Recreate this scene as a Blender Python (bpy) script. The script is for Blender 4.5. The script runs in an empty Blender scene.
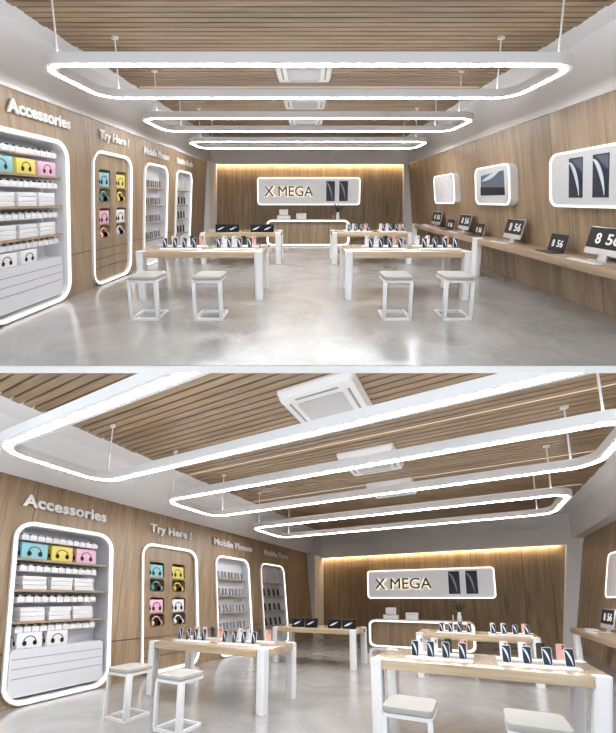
import bpy, bmesh, math, random
from mathutils import Vector, Matrix

random.seed(4)
scene = bpy.context.scene
COL = scene.collection
PI = math.pi

# ------------------------------------------------------------------ materials
def new_mat(name):
    m = bpy.data.materials.new(name)
    m.use_nodes = True
    nt = m.node_tree
    return m, nt, nt.nodes['Principled BSDF']

def plain(name, col, rough=.5, metal=0., spec=.5, bump=0.):
    m, nt, b = new_mat(name)
    b.inputs['Base Color'].default_value = (*col, 1)
    b.inputs['Roughness'].default_value = rough
    b.inputs['Metallic'].default_value = metal
    b.inputs['Specular IOR Level'].default_value = spec
    # faint procedural unevenness so nothing is perfectly flat
    n = nt.nodes.new('ShaderNodeTexNoise'); n.inputs['Scale'].default_value = 9
    at = nt.nodes.new('ShaderNodeAttribute'); at.attribute_name = 'place'
    nt.links.new(at.outputs['Vector'], n.inputs['Vector'])
    mp = nt.nodes.new('ShaderNodeMapRange')
    mp.inputs['To Min'].default_value = max(0, rough - .04); mp.inputs['To Max'].default_value = min(1, rough + .04)
    nt.links.new(n.outputs['Fac'], mp.inputs['Value']); nt.links.new(mp.outputs['Result'], b.inputs['Roughness'])
    return m

def glow(name, col, strength):
    m = bpy.data.materials.new(name); m.use_nodes = True
    nt = m.node_tree; nt.nodes.clear()
    e = nt.nodes.new('ShaderNodeEmission'); e.inputs['Color'].default_value = (*col, 1); e.inputs['Strength'].default_value = strength
    o = nt.nodes.new('ShaderNodeOutputMaterial'); nt.links.new(e.outputs[0], o.inputs[0])
    return m

def wood(name, dark, mid, light, along, plank=.0, rough=.45, fine=60., seam=.35):
    """along: axis of the grain (0 x, 1 y, 2 z); coordinates come from the 'place' attribute in metres."""
    m, nt, b = new_mat(name)
    N, L = nt.nodes.new, nt.links.new
    at = N('ShaderNodeAttribute'); at.attribute_name = 'place'
    sp = N('ShaderNodeSeparateXYZ'); L(at.outputs['Vector'], sp.inputs[0])
    ax = ['X', 'Y', 'Z']
    a = sp.outputs[ax[along]]
    oth = [sp.outputs[ax[i]] for i in range(3) if i != along]
    ad = N('ShaderNodeMath'); ad.operation = 'ADD'; L(oth[0], ad.inputs[0]); L(oth[1], ad.inputs[1])
    cm = N('ShaderNodeCombineXYZ')
    def comb(s_across, s_along):
        c = N('ShaderNodeCombineXYZ')
        m1 = N('ShaderNodeMath'); m1.operation = 'MULTIPLY'; m1.inputs[1].default_value = s_across; L(ad.outputs[0], m1.inputs[0])
        m2 = N('ShaderNodeMath'); m2.operation = 'MULTIPLY'; m2.inputs[1].default_value = s_along; L(a, m2.inputs[0])
        L(m1.outputs[0], c.inputs[0]); L(m2.outputs[0], c.inputs[1])
        return c
    c1 = comb(7., .5); n1 = N('ShaderNodeTexNoise'); n1.inputs['Scale'].default_value = 1; n1.inputs['Detail'].default_value = 5; n1.inputs['Distortion'].default_value = .6
    L(c1.outputs[0], n1.inputs['Vector'])
    c2 = comb(fine, 1.2); n2 = N('ShaderNodeTexNoise'); n2.inputs['Scale'].default_value = 1; n2.inputs['Detail'].default_value = 3
    L(c2.outputs[0], n2.inputs['Vector'])
    mx = N('ShaderNodeMath'); mx.operation = 'MULTIPLY_ADD'; mx.inputs[1].default_value = .5
    L(n2.outputs['Fac'], mx.inputs[0])
    h = N('ShaderNodeMath'); h.operation = 'MULTIPLY'; h.inputs[1].default_value = .5; L(n1.outputs['Fac'], h.inputs[0]); L(h.outputs[0], mx.inputs[2])
    r = N('ShaderNodeValToRGB')
    r.color_ramp.elements[0].position = .33; r.color_ramp.elements[0].color = (*dark, 1)
    r.color_ramp.elements[1].position = .66; r.color_ramp.elements[1].color = (*light, 1)
    e = r.color_ramp.elements.new(.5); e.color = (*mid, 1)
    L(mx.outputs[0], r.inputs['Fac'])
    out = r.outputs['Color']
    if plank:
        fl = N('ShaderNodeMath'); fl.operation = 'DIVIDE'; fl.inputs[1].default_value = plank; L(ad.outputs[0], fl.inputs[0])
        f2 = N('ShaderNodeMath'); f2.operation = 'FLOOR'; L(fl.outputs[0], f2.inputs[0])
        wn = N('ShaderNodeTexWhiteNoise'); wn.noise_dimensions = '1D'; L(f2.outputs[0], wn.inputs['W'])
        mr = N('ShaderNodeMapRange'); mr.inputs['To Min'].default_value = .9; mr.inputs['To Max'].default_value = 1.08; L(wn.outputs['Value'], mr.inputs['Value'])
        fr = N('ShaderNodeMath'); fr.operation = 'FRACT'; L(fl.outputs[0], fr.inputs[0])
        lt = N('ShaderNodeMath'); lt.operation = 'LESS_THAN'; lt.inputs[1].default_value = .022; L(fr.outputs[0], lt.inputs[0])
        sm = N('ShaderNodeMath'); sm.operation = 'MULTIPLY'; sm.inputs[1].default_value = -seam; L(lt.outputs[0], sm.inputs[0])
        tt = N('ShaderNodeMath'); tt.operation = 'ADD'; L(mr.outputs['Result'], tt.inputs[0]); L(sm.outputs[0], tt.inputs[1])
        vm = N('ShaderNodeVectorMath'); vm.operation = 'SCALE'; L(out, vm.inputs[0]); L(tt.outputs[0], vm.inputs['Scale'])
        out = vm.outputs[0]
    L(out, b.inputs['Base Color'])
    b.inputs['Roughness'].default_value = rough
    bp = N('ShaderNodeBump'); bp.inputs['Strength'].default_value = .08; L(n2.outputs['Fac'], bp.inputs['Height']); L(bp.outputs[0], b.inputs['Normal'])
    return m

def marble(name):
    m, nt, b = new_mat(name)
    N, L = nt.nodes.new, nt.links.new
    at = N('ShaderNodeAttribute'); at.attribute_name = 'place'
    n0 = N('ShaderNodeTexNoise'); n0.inputs['Scale'].default_value = .9; n0.inputs['Detail'].default_value = 8; n0.inputs['Distortion'].default_value = 1.6
    L(at.outputs['Vector'], n0.inputs['Vector'])
    r = N('ShaderNodeValToRGB')
    r.color_ramp.elements[0].position = .3; r.color_ramp.elements[0].color = (.30, .295, .29, 1)
    r.color_ramp.elements[1].position = .7; r.color_ramp.elements[1].color = (.41, .403, .395, 1)
    L(n0.outputs['Fac'], r.inputs['Fac'])
    n1 = N('ShaderNodeTexNoise'); n1.inputs['Scale'].default_value = 1.3; n1.inputs['Detail'].default_value = 10; n1.inputs['Distortion'].default_value = 2.5
    L(at.outputs['Vector'], n1.inputs['Vector'])
    s = N('ShaderNodeMath'); s.operation = 'SUBTRACT'; s.inputs[1].default_value = .5; L(n1.outputs['Fac'], s.inputs[0])
    ab = N('ShaderNodeMath'); ab.operation = 'ABSOLUTE'; L(s.outputs[0], ab.inputs[0])
    v = N('ShaderNodeMapRange'); v.inputs['From Max'].default_value = .02; v.inputs['To Min'].default_value = .45; v.inputs['To Max'].default_value = 0; L(ab.outputs[0], v.inputs['Value'])
    mx = N('ShaderNodeMix'); mx.data_type = 'RGBA'; L(v.outputs['Result'], mx.inputs['Factor']); L(r.outputs['Color'], mx.inputs['A']); mx.inputs['B'].default_value = (.45, .445, .44, 1)
    L(mx.outputs['Result'], b.inputs['Base Color'])
    rr_ = N('ShaderNodeMapRange'); rr_.inputs['To Min'].default_value = .16; rr_.inputs['To Max'].default_value = .26; L(n0.outputs['Fac'], rr_.inputs['Value']); L(rr_.outputs['Result'], b.inputs['Roughness'])
    b.inputs['Specular IOR Level'].default_value = 1.0
    return m

MT = dict(
    wall=wood('oak wall veneer', (.190, .125, .070), (.315, .218, .130), (.425, .308, .194), 2, plank=.72, fine=38., seam=.5),
    niche=wood('oak niche panel', (.180, .119, .069), (.295, .205, .124), (.395, .287, .183), 2, plank=0, fine=38.),
    slat=wood('oak ceiling slat', (.18, .114, .062), (.295, .20, .115), (.39, .28, .168), 0, fine=34.),
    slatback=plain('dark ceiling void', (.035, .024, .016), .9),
    top=wood('pale oak table top', (.36, .26, .165), (.52, .40, .27), (.64, .52, .37), 0, rough=.16, fine=20.),
    bench=wood('pale oak bench top', (.27, .185, .115), (.38, .275, .18), (.48, .36, .24), 1, rough=.3, fine=20.),
    shelf=wood('oak shelf', (.26, .18, .11), (.36, .26, .17), (.44, .33, .22), 1, fine=30.),
    floor=marble('polished grey marble'),
    paint=plain('white wall paint', (.89, .89, .90), .7),
    white=plain('white powder coat', (.83, .83, .84), .35),
    lacquer=plain('white lacquer', (.70, .71, .74), .3),
    liner=plain('pale grey liner', (.72, .73, .77), .5),
    groove=plain('shadow gap', (.30, .31, .33), .6),
    cushion=plain('beige seat fabric', (.44, .42, .385), .75),
    box=plain('white carton', (.80, .80, .82), .55),
    teal=plain('teal carton', (.25, .53, .60), .5), yellow=plain('yellow carton', (.80, .66, .13), .5),
    pink=plain('pink carton', (.76, .45, .60), .5), tealb=plain('teal plastic', (.08, .33, .30), .35),
    rose=plain('rose gold metal', (.75, .42, .36), .3), black=plain('black plastic', (.010, .010, .012), .5, spec=.15),
    navy=plain('navy glass', (.02, .026, .045), .3, spec=.2), dark=plain('charcoal metal', (.03, .032, .036), .35),
    crescent=plain('pale blue print', (.62, .70, .82), .3), haze=plain('slate blue print', (.10, .125, .17), .4, spec=.2),
    silver=plain('silver aluminium', (.66, .66, .68), .3, .5), digit=plain('white print', (.86, .86, .86), .5),
    brown=plain('bronze lettering', (.10, .065, .035), .45), letter=plain('white raised lettering', (.80, .79, .78), .45),
    signface=plain('satin grey panel', (.78, .78, .79), .35), poster=plain('white poster board', (.60, .61, .63), .4),
    stripe=plain('pale pink print', (.60, .52, .52), .5), green=plain('dark leaf', (.05, .06, .035), .6), clay=plain('tan wood block', (.55, .38, .25), .6),
    grille=plain('grey vent grille', (.55, .55, .56), .6), cable=plain('white steel cable', (.8, .8, .8), .4),
    g_ring=glow('ring light diffuser', (.98, .985, 1.), 37.), g_frame=glow('white LED strip', (1, .94, .86), 1.8),
    g_ring_back=glow('rear ring light diffuser', (.98, .985, 1.), 54.), g_fill=glow('added upward fill strip', (.96, .98, 1), 10.), g_line=glow('warm LED line', (1, .82, .60), .85), g_cove=glow('warm cove LED', (1, .78, .5), 45.),
    g_sign=glow('sign edge LED', (1, .93, .84), 1.5), g_halo=glow('letter halo LED', (1, .86, .66), 1.0),
)

b_ = MT['signface'].node_tree.nodes['Principled BSDF']      # the sign is a back-lit box
b_.inputs['Emission Color'].default_value = (.95, .96, 1, 1); b_.inputs['Emission Strength'].default_value = .25

# ------------------------------------------------------------------ halls
# One shop modelled twice, one hall above the other. The upper stands level; the lower is tilted below it, its plan skewed.
PITCH = math.atan(199 / 640)
EYE = Vector((0, 0, 1.5))

class Hall:
    def __init__(s, view, eye, tilt, plan, shift, **kw):
        s.view, s.eye = view, eye
        s.R = Matrix.Rotation(-tilt, 3, 'X')
        (a, b), (c, d) = plan
        s.P = Matrix(((a, b, 0), (c, d, 0), (0, 0, 1)))
        s.O = Vector((shift[0], shift[1], -eye))
        s.org = {}
        s.__dict__.update(kw)
    def pt(s, v):
        return EYE + s.R @ (s.P @ Vector(v) + s.O)

UP = Hall('upper view', 1.5, 0., ((1, 0), (0, 1)), (-3.83, 0), first=True,
          back=26., wtop=2.79, lean=.09, rbase=7.93, rlean=-.115, wend=24.1, ceil=3.70, strip=(.40, 7.32), mid=(.03, 7.75),
          head=2.79, step=3.36, pier=(0.16, .30, 7.50, 7.78), front=5.9,
          niches=[(7.45, 10.31, 2.33), (11.42, 13.97, 2.33), (15.02, 17.52, 2.32), (18.62, 21.10, 2.31)],
          rings=[(7.58, 10.22), (12.36, 14.92), (17.18, 19.66)], ringz=2.90, ringx=(.74, 6.92),
          acs=[(11.5, 13.25), (15.3, 16.95), (18.8, 20.4)], acx=(3.27, 4.25), leds=[14.26, 18.4, 22.4],
          sign=(1.88, 5.84, 1.31, 2.33), desk=(2.42, 5.24, .86), rpanels=[(7.35, 10.45), (12.5, 15.06), (17.2, 19.95)], pz=(1.40, 2.16))
LO = Hall('lower view', 1.36, 2 * PITCH, ((.897, .225), (-.861, .898)), (-5.554, 2.125), first=False,
          back=27.2, wtop=3.03, lean=-.10, rbase=7.90, rlean=.165, wend=25.6, ceil=3.80, strip=(.33, 7.77), mid=(-.25, 8.12),
          head=2.88, step=3.40, pier=(-.10, .06, 7.81, 8.08), front=4.5,
          niches=[(7.44, 10.26, 2.42), (11.38, 14.22, 2.40), (15.38, 18.12, 2.39), (19.2, 21.95, 2.38)],
          rings=[(6.0, 8.72), (10.5, 13.25), (15.5, 18.6)], ringz=2.95, ringx=(.70, 7.02),
          acs=[(9.25, 11.35), (13.2, 15.15), (16.7, 18.5)], acx=(3.42, 4.42), leds=[12.48, 16.84, 20.86],
          sign=(1.87, 6.06, 1.34, 2.33), desk=(2.58, 5.40, .76), rpanels=[(18.7, 21.35)], pz=(1.36, 2.28))

# ------------------------------------------------------------------ mesh builder (hall metres: x across, y into the hall, z up)
ID = (Vector((0, 0, 0)), Vector((1, 0, 0)), Vector((0, 1, 0)), Vector((0, 0, 1)))
def frame(o, a, b, c): return (Vector(o), Vector(a), Vector(b), Vector(c))
def rr(a0, a1, b0, b1, ra, rb=None, n=6):
    rb = ra if rb is None else rb
    out = []
    for cx, cy, t0 in ((a1 - ra, b0 + rb, -90), (a1 - ra, b1 - rb, 0), (a0 + ra, b1 - rb, 90), (a0 + ra, b0 + rb, 180)):
        for i in range(n + 1):
            t = math.radians(t0 + 90 * i / n)
            out.append((cx + ra * math.cos(t), cy + rb * math.sin(t)))
    return out

class MB:
    def __init__(s): s.v, s.f = [], []
    def add(s, pts, F=ID):
        k = len(s.v); o, a, b, c = F
        s.v += [o + a * p[0] + b * p[1] + c * p[2] for p in pts]
        return k
    def box(s, a0, a1, b0, b1, c0, c1, F=ID):
        k = s.add([(a0, b0, c0), (a1, b0, c0), (a1, b1, c0), (a0, b1, c0), (a0, b0, c1), (a1, b0, c1), (a1, b1, c1), (a0, b1, c1)], F)
        for q in ((3, 2, 1, 0), (4, 5, 6, 7), (0, 1, 5, 4), (1, 2, 6, 5), (2, 3, 7, 6), (3, 0, 4, 7)): s.f.append([k + i for i in q])
        return s
    def prism(s, pts, c0, c1, F=ID, pts1=None):
        n = len(pts); p1 = pts1 or pts
        k = s.add([(*p, c0) for p in pts] + [(*p, c1) for p in p1], F)
        s.f.append([k + i for i in reversed(range(n))]); s.f.append([k + n + i for i in range(n)])
        for i in range(n): j = (i + 1) % n; s.f.append([k + i, k + j, k + n + j, k + n + i])
        return s
    def hoop(s, out, inn, c0, c1, F=ID):
        n = len(out)
        k = s.add([(*p, c0) for p in out] + [(*p, c1) for p in out] + [(*p, c0) for p in inn] + [(*p, c1) for p in inn], F)
        for i in range(n):
            j = (i + 1) % n
            s.f += [[k + i, k + j, k + n + j, k + n + i], [k + 2 * n + j, k + 2 * n + i, k + 3 * n + i, k + 3 * n + j],
                    [k + n + i, k + n + j, k + 3 * n + j, k + 3 * n + i], [k + j, k + i, k + 2 * n + i, k + 2 * n + j]]
        return s
    def tray(s, pts, c0, c1, F=ID):
        """open liner: side wall between c0 and c1 and the bottom at c0"""
        n = len(pts); k = s.add([(*p, c0) for p in pts] + [(*p, c1) for p in pts], F)
        s.f.append([k + i for i in range(n)])
        for i in range(n): j = (i + 1) % n; s.f.append([k + j, k + i, k + n + i, k + n + j])
        return s
    def cell(s, a0, a1, b0, b1, hole, c, F=ID):
        """flat rectangle with one rounded hole (outline from rr)"""
        n = len(hole) // 4
        k = s.add([(*p, c) for p in hole], F)
        q = s.add([(a1, b0, c), (a1, b1, c), (a0, b1, c), (a0, b0, c)], F)
        for i in range(4):
            for j in range(n - 1): s.f.append([q + i, k + i * n + j + 1, k + i * n + j])
            m = (i + 1) % 4
            s.f.append([q + i, q + m, k + m * n, k + i * n + n - 1])
        return s
    def rect(s, a0, a1, b0, b1, c, F=ID):
        k = s.add([(a0, b0, c), (a1, b0, c), (a1, b1, c), (a0, b1, c)], F); s.f.append([k, k + 1, k + 2, k + 3]); return s
    def quad(s, *p):
        k = s.add(p); s.f.append([k + i for i in range(len(p))]); return s
    def tube(s, pts, r, n=8, F=ID, closed=False):
        pts = [F[0] + F[1] * p[0] + F[2] * p[1] + F[3] * p[2] for p in map(Vector, pts)]
        k = len(s.v); m = len(pts); rs = r if isinstance(r, (list, tuple)) else [r] * m
        for i, p in enumerate(pts):
            a, b = pts[max(i - 1, 0)], pts[min(i + 1, m - 1)]
            t = (b - a).normalized(); u = t.orthogonal().normalized() if i == 0 else (u - t * u.dot(t)).normalized()
            w = t.cross(u)
            s.v += [p + (u * math.cos(2 * PI * j / n) + w * math.sin(2 * PI * j / n)) * rs[i] for j in range(n)]
        for i in range(m - 1):
            for j in range(n):
                h = (j + 1) % n
                s.f.append([k + i * n + j, k + i * n + h, k + (i + 1) * n + h, k + (i + 1) * n + j])
        s.f.append([k + j for j in reversed(range(n))]); s.f.append([k + (m - 1) * n + j for j in range(n)])
        return s
    def ball(s, c, r, n=10, F=ID, sc=(1, 1, 1)):
        rows = 6; k = s.add([(c[0] + r * sc[0] * math.sin(PI * i / rows) * math.cos(2 * PI * j / n), c[1] + r * sc[1] * math.sin(PI * i / rows) * math.sin(2 * PI * j / n), c[2] + r * sc[2] * math.cos(PI * i / rows)) for i in range(rows + 1) for j in range(n)], F)
        for i in range(rows):
            for j in range(n):
                h = (j + 1) % n; s.f.append([k + i * n + j, k + (i + 1) * n + j, k + (i + 1) * n + h, k + i * n + h])
        return s
    def text(s, word, w, h, thick, F=ID, bold=0., spacing=1.):
        cu = bpy.data.curves.new('lettering', 'FONT'); cu.body = word; cu.size = 1; cu.bevel_depth = bold; cu.bevel_resolution = 1; cu.extrude = .03; cu.space_character = spacing; cu.resolution_u = 3
        o = bpy.data.objects.new('lettering', cu); COL.objects.link(o)
        dg = bpy.context.evaluated_depsgraph_get(); dg.update()
        me = bpy.data.meshes.new_from_object(o.evaluated_get(dg))
        vs = [v.co.copy() for v in me.vertices]; fs = [list(p.vertices) for p in me.polygons]
        bpy.data.objects.remove(o); bpy.data.curves.remove(cu); bpy.data.meshes.remove(me)
        x0 = min(v.x for v in vs); x1 = max(v.x for v in vs); cap = .686 + bold; dz = .06 + 2 * bold
        k = s.add([((v.x - x0) / (x1 - x0) * w, v.y / cap * h, (v.z / dz + .5) * thick) for v in vs], F)
        s.f += [[k + i for i in f] for f in fs]
        return s
    def build(s, hall, name, mat, parent=None, at=None, bev=0., seg=2, smooth=True, clip=None):
        o0 = Vector(hall.org[parent.name] if parent is not None else (at if at is not None else (0, 0, 0)))
        bm = bmesh.new()
        vs = [bm.verts.new(p) for p in s.v]
        for f in s.f:
            try: bm.faces.new([vs[i] for i in f])
            except ValueError: pass
        bmesh.ops.remove_doubles(bm, verts=bm.verts, dist=1e-5)
        if bev:
            es = [e for e in bm.edges if len(e.link_faces) == 2 and e.calc_face_angle(0) > .5]
            bmesh.ops.bevel(bm, geom=es, offset=bev, segments=seg, profile=.5, affect='EDGES', clamp_overlap=True)
        bmesh.ops.recalc_face_normals(bm, faces=bm.faces) if s.closed() else None
        if clip:
            p, n = clip
            # cut in hall metres along the sloped storey line
            bmesh.ops.bisect_plane(bm, geom=bm.verts[:] + bm.edges[:] + bm.faces[:], plane_co=p, plane_no=n, clear_outer=True)
            bmesh.ops.holes_fill(bm, edges=[e for e in bm.edges if len(e.link_faces) == 1], sides=0) if s.closed() else None
        me = bpy.data.meshes.new(name)
        bm.to_mesh(me); bm.free()
        at_ = me.attributes.new('place', 'FLOAT_VECTOR', 'POINT')
        for i, v in enumerate(me.vertices):
            at_.data[i].vector = (v.co.x, v.co.y * .49, v.co.z)
        for v in me.vertices: v.co = hall.P @ (v.co - o0)
        me.materials.append(MT[mat])
        if smooth:
            me.shade_smooth(); me.set_sharp_from_angle(angle=math.radians(32))
        ob = bpy.data.objects.new(name, me); COL.objects.link(ob)
        if parent is not None: ob.parent = parent
        else: ob.matrix_world = Matrix.Translation(hall.pt(o0)) @ hall.R.to_4x4()
        hall.org[ob.name] = tuple(o0)
        return ob
    open_ = False
    def closed(s): return not s.open_

def open_mb():
    m = MB(); m.open_ = True; return m

def tag(o, label, cat, group=None):
    o['label'] = label; o['category'] = cat
    if group: o['group'] = group
    return o
def thing(hall, name, label, cat, at, group=None):
    o = bpy.data.objects.new(name, None); COL.objects.link(o)
    o.empty_display_size = .05
    o.matrix_world = Matrix.Translation(hall.pt(at)) @ hall.R.to_4x4()
    hall.org[o.name] = tuple(at)
    return tag(o, label, cat, group)
def structure(o): o['kind'] = 'structure'; return o
def dup(hall, root, at, label, group=None):
    r = root.copy(); COL.objects.link(r)
    r.matrix_world = Matrix.Translation(hall.pt(at)) @ hall.R.to_4x4()
    hall.org[r.name] = tuple(at); r['label'] = label
    if group: r['group'] = group
    for ch in list(root.children):
        c = ch.copy(); COL.objects.link(c); c.parent = r
        for g in list(ch.children):
            d = g.copy(); COL.objects.link(d); d.parent = c
    return r
ORD = ['first', 'second', 'third', 'fourth', 'fifth', 'sixth', 'seventh', 'eighth', 'ninth', 'tenth', 'eleventh', 'twelfth']

def crescent(m, F, a0, a1, b0, b1, wide, c0, c1, n=9):
    """curved tapering stroke from the upper corner (a0, b1) sweeping to (a1, b0)"""
    o, i = [], []
    for k in range(n + 1):
        t = k / n; th = t * PI / 2
        x = math.sin(th); y = math.cos(th)
        w = wide * math.sin(PI * min(max(t, .04), .97)) ** .8
        o.append((a0 + (a1 - a0) * x, b0 + (b1 - b0) * y))
        i.append((a0 + (a1 - a0) * x - w * (a1 - a0) * (.35 + .65 * x) , b0 + (b1 - b0) * y - w * (b1 - b0) * .55 * (y + .2)))
    m.prism(o + i[::-1], c0, c1, F)
    return m

def headphone_print(m, F, ca, cb, r, c0, c1):
    """two ear cups and a headband, printed on a carton"""
    for sx in (-1, 1):
        m.prism([(ca + sx * r * .8 + r * .34 * math.cos(t) , cb - r * .45 + r * .42 * math.sin(t)) for t in [2 * PI * i / 10 for i in range(10)]], c0, c1, F)
    out = [(ca + r * math.cos(PI * i / 10), cb - r * .2 + r * .95 * math.sin(PI * i / 10)) for i in range(11)]
    inn = [(ca + r * .86 * math.cos(PI * i / 10), cb - r * .2 + r * .81 * math.sin(PI * i / 10)) for i in range(11)]
    m.prism(out + inn[::-1], c0, c1, F)
    return m

# ================================================================== one hall
def build_hall(H):
    V = H.view
    org = H.org
    # storey line: the lower hall's ceiling and lamp end where the upper hall's floor slab begins
    clip = None
    if not H.first:
        # plane z = eye + .356 * depth, depth = 2.125 - .861 x + .898 y
        n = Vector((.356 * .861, -.356 * .898, 1.)); p = Vector((0, 0, 1.36 + .356 * 2.125))
        clip = (p, n)
    LW = lambda c=0., y0=0.: frame((c, y0, 0), (0, 1, 0), (H.lean, 0, 1), (1, 0, 0))      # a = y, b = z, c = out of the wall
    RW = lambda c=0.: frame((H.rbase - c, 0, 0), (0, -1, 0), (H.rlean, 0, 1), (-1, 0, 0))   # a = -y
    BW = lambda y: frame((0, y, 0), (1, 0, 0), (0, 0, 1), (0, -1, 0))

    # ---------------- shell
    xr = max(H.rbase + H.rlean * 3, H.rbase) + .5
    m = MB().box(-.9, xr, H.front, H.back + .6, -.07, 0)
    structure(m.build(H, 'floor', 'floor', bev=0))
    # left wall: veneered cladding with openings for the four niches
    y0, y1 = H.front if H.first else 5.6, H.wend
    F = LW()
    m = open_mb()
    cuts = [y0] + [(H.niches[i][1] + H.niches[i + 1][0]) / 2 for i in range(3)] + [y1]
    for i, (a, b, zt) in enumerate(H.niches):
        hole = rr(a + .10, b - .10, .06, zt - .05, .24, .24 * .5, 5) if False else rr(a + .10, b - .10, .05, zt - .05, .42, .21, 5)
        m.cell(cuts[i], cuts[i + 1], 0, zt + .02, hole, 0, F)
        m.rect(cuts[i], cuts[i + 1], zt + .02, H.wtop, 0, F)
    structure(m.build(H, 'wall_left', 'wall', smooth=False))
    m = MB().box(y0, y1, 0, H.wtop, -.62, -.55, F)
    structure(m.build(H, 'wall_left', 'paint', smooth=False, clip=clip))
    # shadow groove between lower and upper cladding panels
    m = MB()
    for a, b in ((y0, H.niches[0][0] - .01), (H.niches[0][1] + .01, H.niches[1][0] - .01), (H.niches[1][1] + .01, H.niches[2][0] - .01), (H.niches[2][1] + .01, H.niches[3][0] - .01), (H.niches[3][1] + .01, y1)):
        m.box(a, b, .655, .672, -.002, .004, F)
    structure(m.build(H, 'trim_left', 'dark', smooth=False))
    # white upper wall, ceiling strip, picture ledge
    zt = H.wtop; xl = H.lean * zt; xR = H.rbase + H.rlean * zt
    m = MB()
    def slab(m, p, q, t):   # strip between two edges that run along y, with thickness t (vector)
        ya, yb = (H.front - .4 if H.first else 5.2), H.back + .3
        a, b, t = Vector(p), Vector(q), Vector(t)
        k = m.add([(a.x, ya, a.y), (b.x, ya, b.y), (b.x, yb, b.y), (a.x, yb, a.y), (a.x + t.x, ya, a.y + t.y), (b.x + t.x, ya, b.y + t.y), (b.x + t.x, yb, b.y + t.y), (a.x + t.x, yb, a.y + t.y)])
        for q_ in ((3, 2, 1, 0), (4, 5, 6, 7), (0, 1, 5, 4), (1, 2, 6, 5), (2, 3, 7, 6), (3, 0, 4, 7)): m.f.append([k + i for i in q_])
    slab(m, (xl, zt), (H.mid[0], H.ceil), (-.7, 0))
    slab(m, (xl + .03, zt - .012), (xl + .03, zt + .03), (-.3, 0))
    structure(m.build(H, 'trim_1', 'paint', smooth=False, clip=clip))
    m = MB()
    slab(m, (H.mid[0] - .3, H.ceil), (H.strip[0], H.ceil), (0, .3))
    structure(m.build(H, 'trim_2', 'paint', smooth=False, clip=clip))
    m = MB()
    fx = H.mid[1] if not H.first else xR - .03
    slab(m, (fx, zt), (H.mid[1], H.ceil), (.9, 0))
    structure(m.build(H, 'trim_3', 'paint', smooth=False, clip=clip))
    m = MB()
    slab(m, (H.strip[1], H.ceil), (H.mid[1] + .3, H.ceil), (0, .3))
    structure(m.build(H, 'trim_4', 'paint', smooth=False, clip=clip))
    # right wall
    F = RW()
    m = MB().box(-(H.back + .3), -(H.front if H.first else 11.), 0, zt, -.3, 0, F)
    structure(m.build(H, 'wall_right', 'wall', smooth=False))
    # back wall, piers, header with cove
    m = MB().box(-.9, xr, H.back, H.back + .3, 0, H.ceil)
    structure(m.build(H, 'wall_back', 'wall', smooth=False))
    p0, p1, p2, p3 = H.pier
    zc_ = H.eye
    Fp = lambda l: frame((-l * zc_, 0, 0), (1, 0, 0), (0, 1, 0), (l, 0, 1))
    m = MB().box(p0 - .7, p1, H.wend, H.back - .002, 0, H.head + .06, Fp(.045 if H.first else 0.))
    structure(m.build(H, 'trim_5', 'paint', smooth=False))
    m = MB().box(p2, p3 + .4, H.back - .35, H.back - .002, 0, H.head + .06, Fp(-.045 if H.first else .119))
    structure(m.build(H, 'trim_6', 'paint', smooth=False))
    m = MB().box(-.9, xr, H.back - .45, H.back - .12, H.head, H.step)
    m.box(-.9, xr, H.back - .30, H.back - .002, H.step, H.ceil + .2)
    m.box(-.9, xr, H.back - .12, H.back - .002, H.head + .12, H.head + .2)
    structure(m.build(H, 'wall_header', 'paint', smooth=False))
    t = MB().box(p1 + .02, p2 - .02, H.back - .115, H.back - .085, H.head + .02, H.head + .05).build(H, 'cove_light', 'g_cove', at=(3.9, H.back - .1, H.head + .03))
    tag(t, 'warm cove light strip glowing under the header above the back wall, ' + V, 'light')
    # ceiling: oak slats over a dark void
    m = MB()
    yy = (H.front - .3) if H.first else 5.0
    x0, x1 = H.strip
    led = H.leds
    while yy < H.back - .3:
        jog = .012 * ((int(yy * 10) * 7) % 3 - 1)
        cutl = [l for l in led if yy - .02 < l < yy + .205]
        for ya, yb in ([(yy, yy + .185)] if not cutl else [(yy, cutl[0] - .014), (cutl[0] + .014, yy + .185)]):
            if yb - ya > .02: m.box(x0 - .05 + jog, x1 + .05 - jog, ya, yb, H.ceil - .012, H.ceil + .09)
        yy += .235
    structure(m.build(H, 'ceiling', 'slat', smooth=False, clip=clip))
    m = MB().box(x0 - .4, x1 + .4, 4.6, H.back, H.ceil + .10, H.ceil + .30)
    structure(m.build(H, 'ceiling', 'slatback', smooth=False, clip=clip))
    # recessed warm LED lines
    for i, l in enumerate(led):
        t = MB().box(x0 + .02, x1 - .02, l - .008, l + .008, H.ceil - .02, H.ceil + .02).build(H, 'ceiling_light_line', 'g_line', at=(3.9, l, H.ceil))
        tag(t, 'thin warm light line recessed in ceiling slats, ' + ORD[i] + ' from the street, ' + V, 'light', 'light lines in the ceiling, ' + V)

    # ---------------- ceiling cassettes
    a0, a1 = H.acx
    for i, (b0, b1) in enumerate(H.acs):
        z = H.ceil - .012; s = .105 if not H.first else .09
        t = thing(H, 'ceiling_cassette', 'white square air conditioner cassette on ceiling slats, ' + ORD[i] + ' from the street, ' + V, 'air conditioner', ((a0 + a1) / 2, (b0 + b1) / 2, z), 'ceiling cassettes, ' + V)
        MB().prism(rr(a0, a1, b0, b1, .05, .1), z - .03, z - .001, pts1=None).prism(rr(a0 + .03, a1 - .03, b0 + .06, b1 - .06, .05, .1), z - s, z - .03, pts1=rr(a0, a1, b0, b1, .05, .1)).build(H, 'casing', 'white', t)
        MB().prism(rr(a0 + .2, a1 - .2, b0 + .4, b1 - .4, .03, .06), z - s - .012, z - s + .01).build(H, 'grille', 'grille', t)
        sl = MB()
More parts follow.
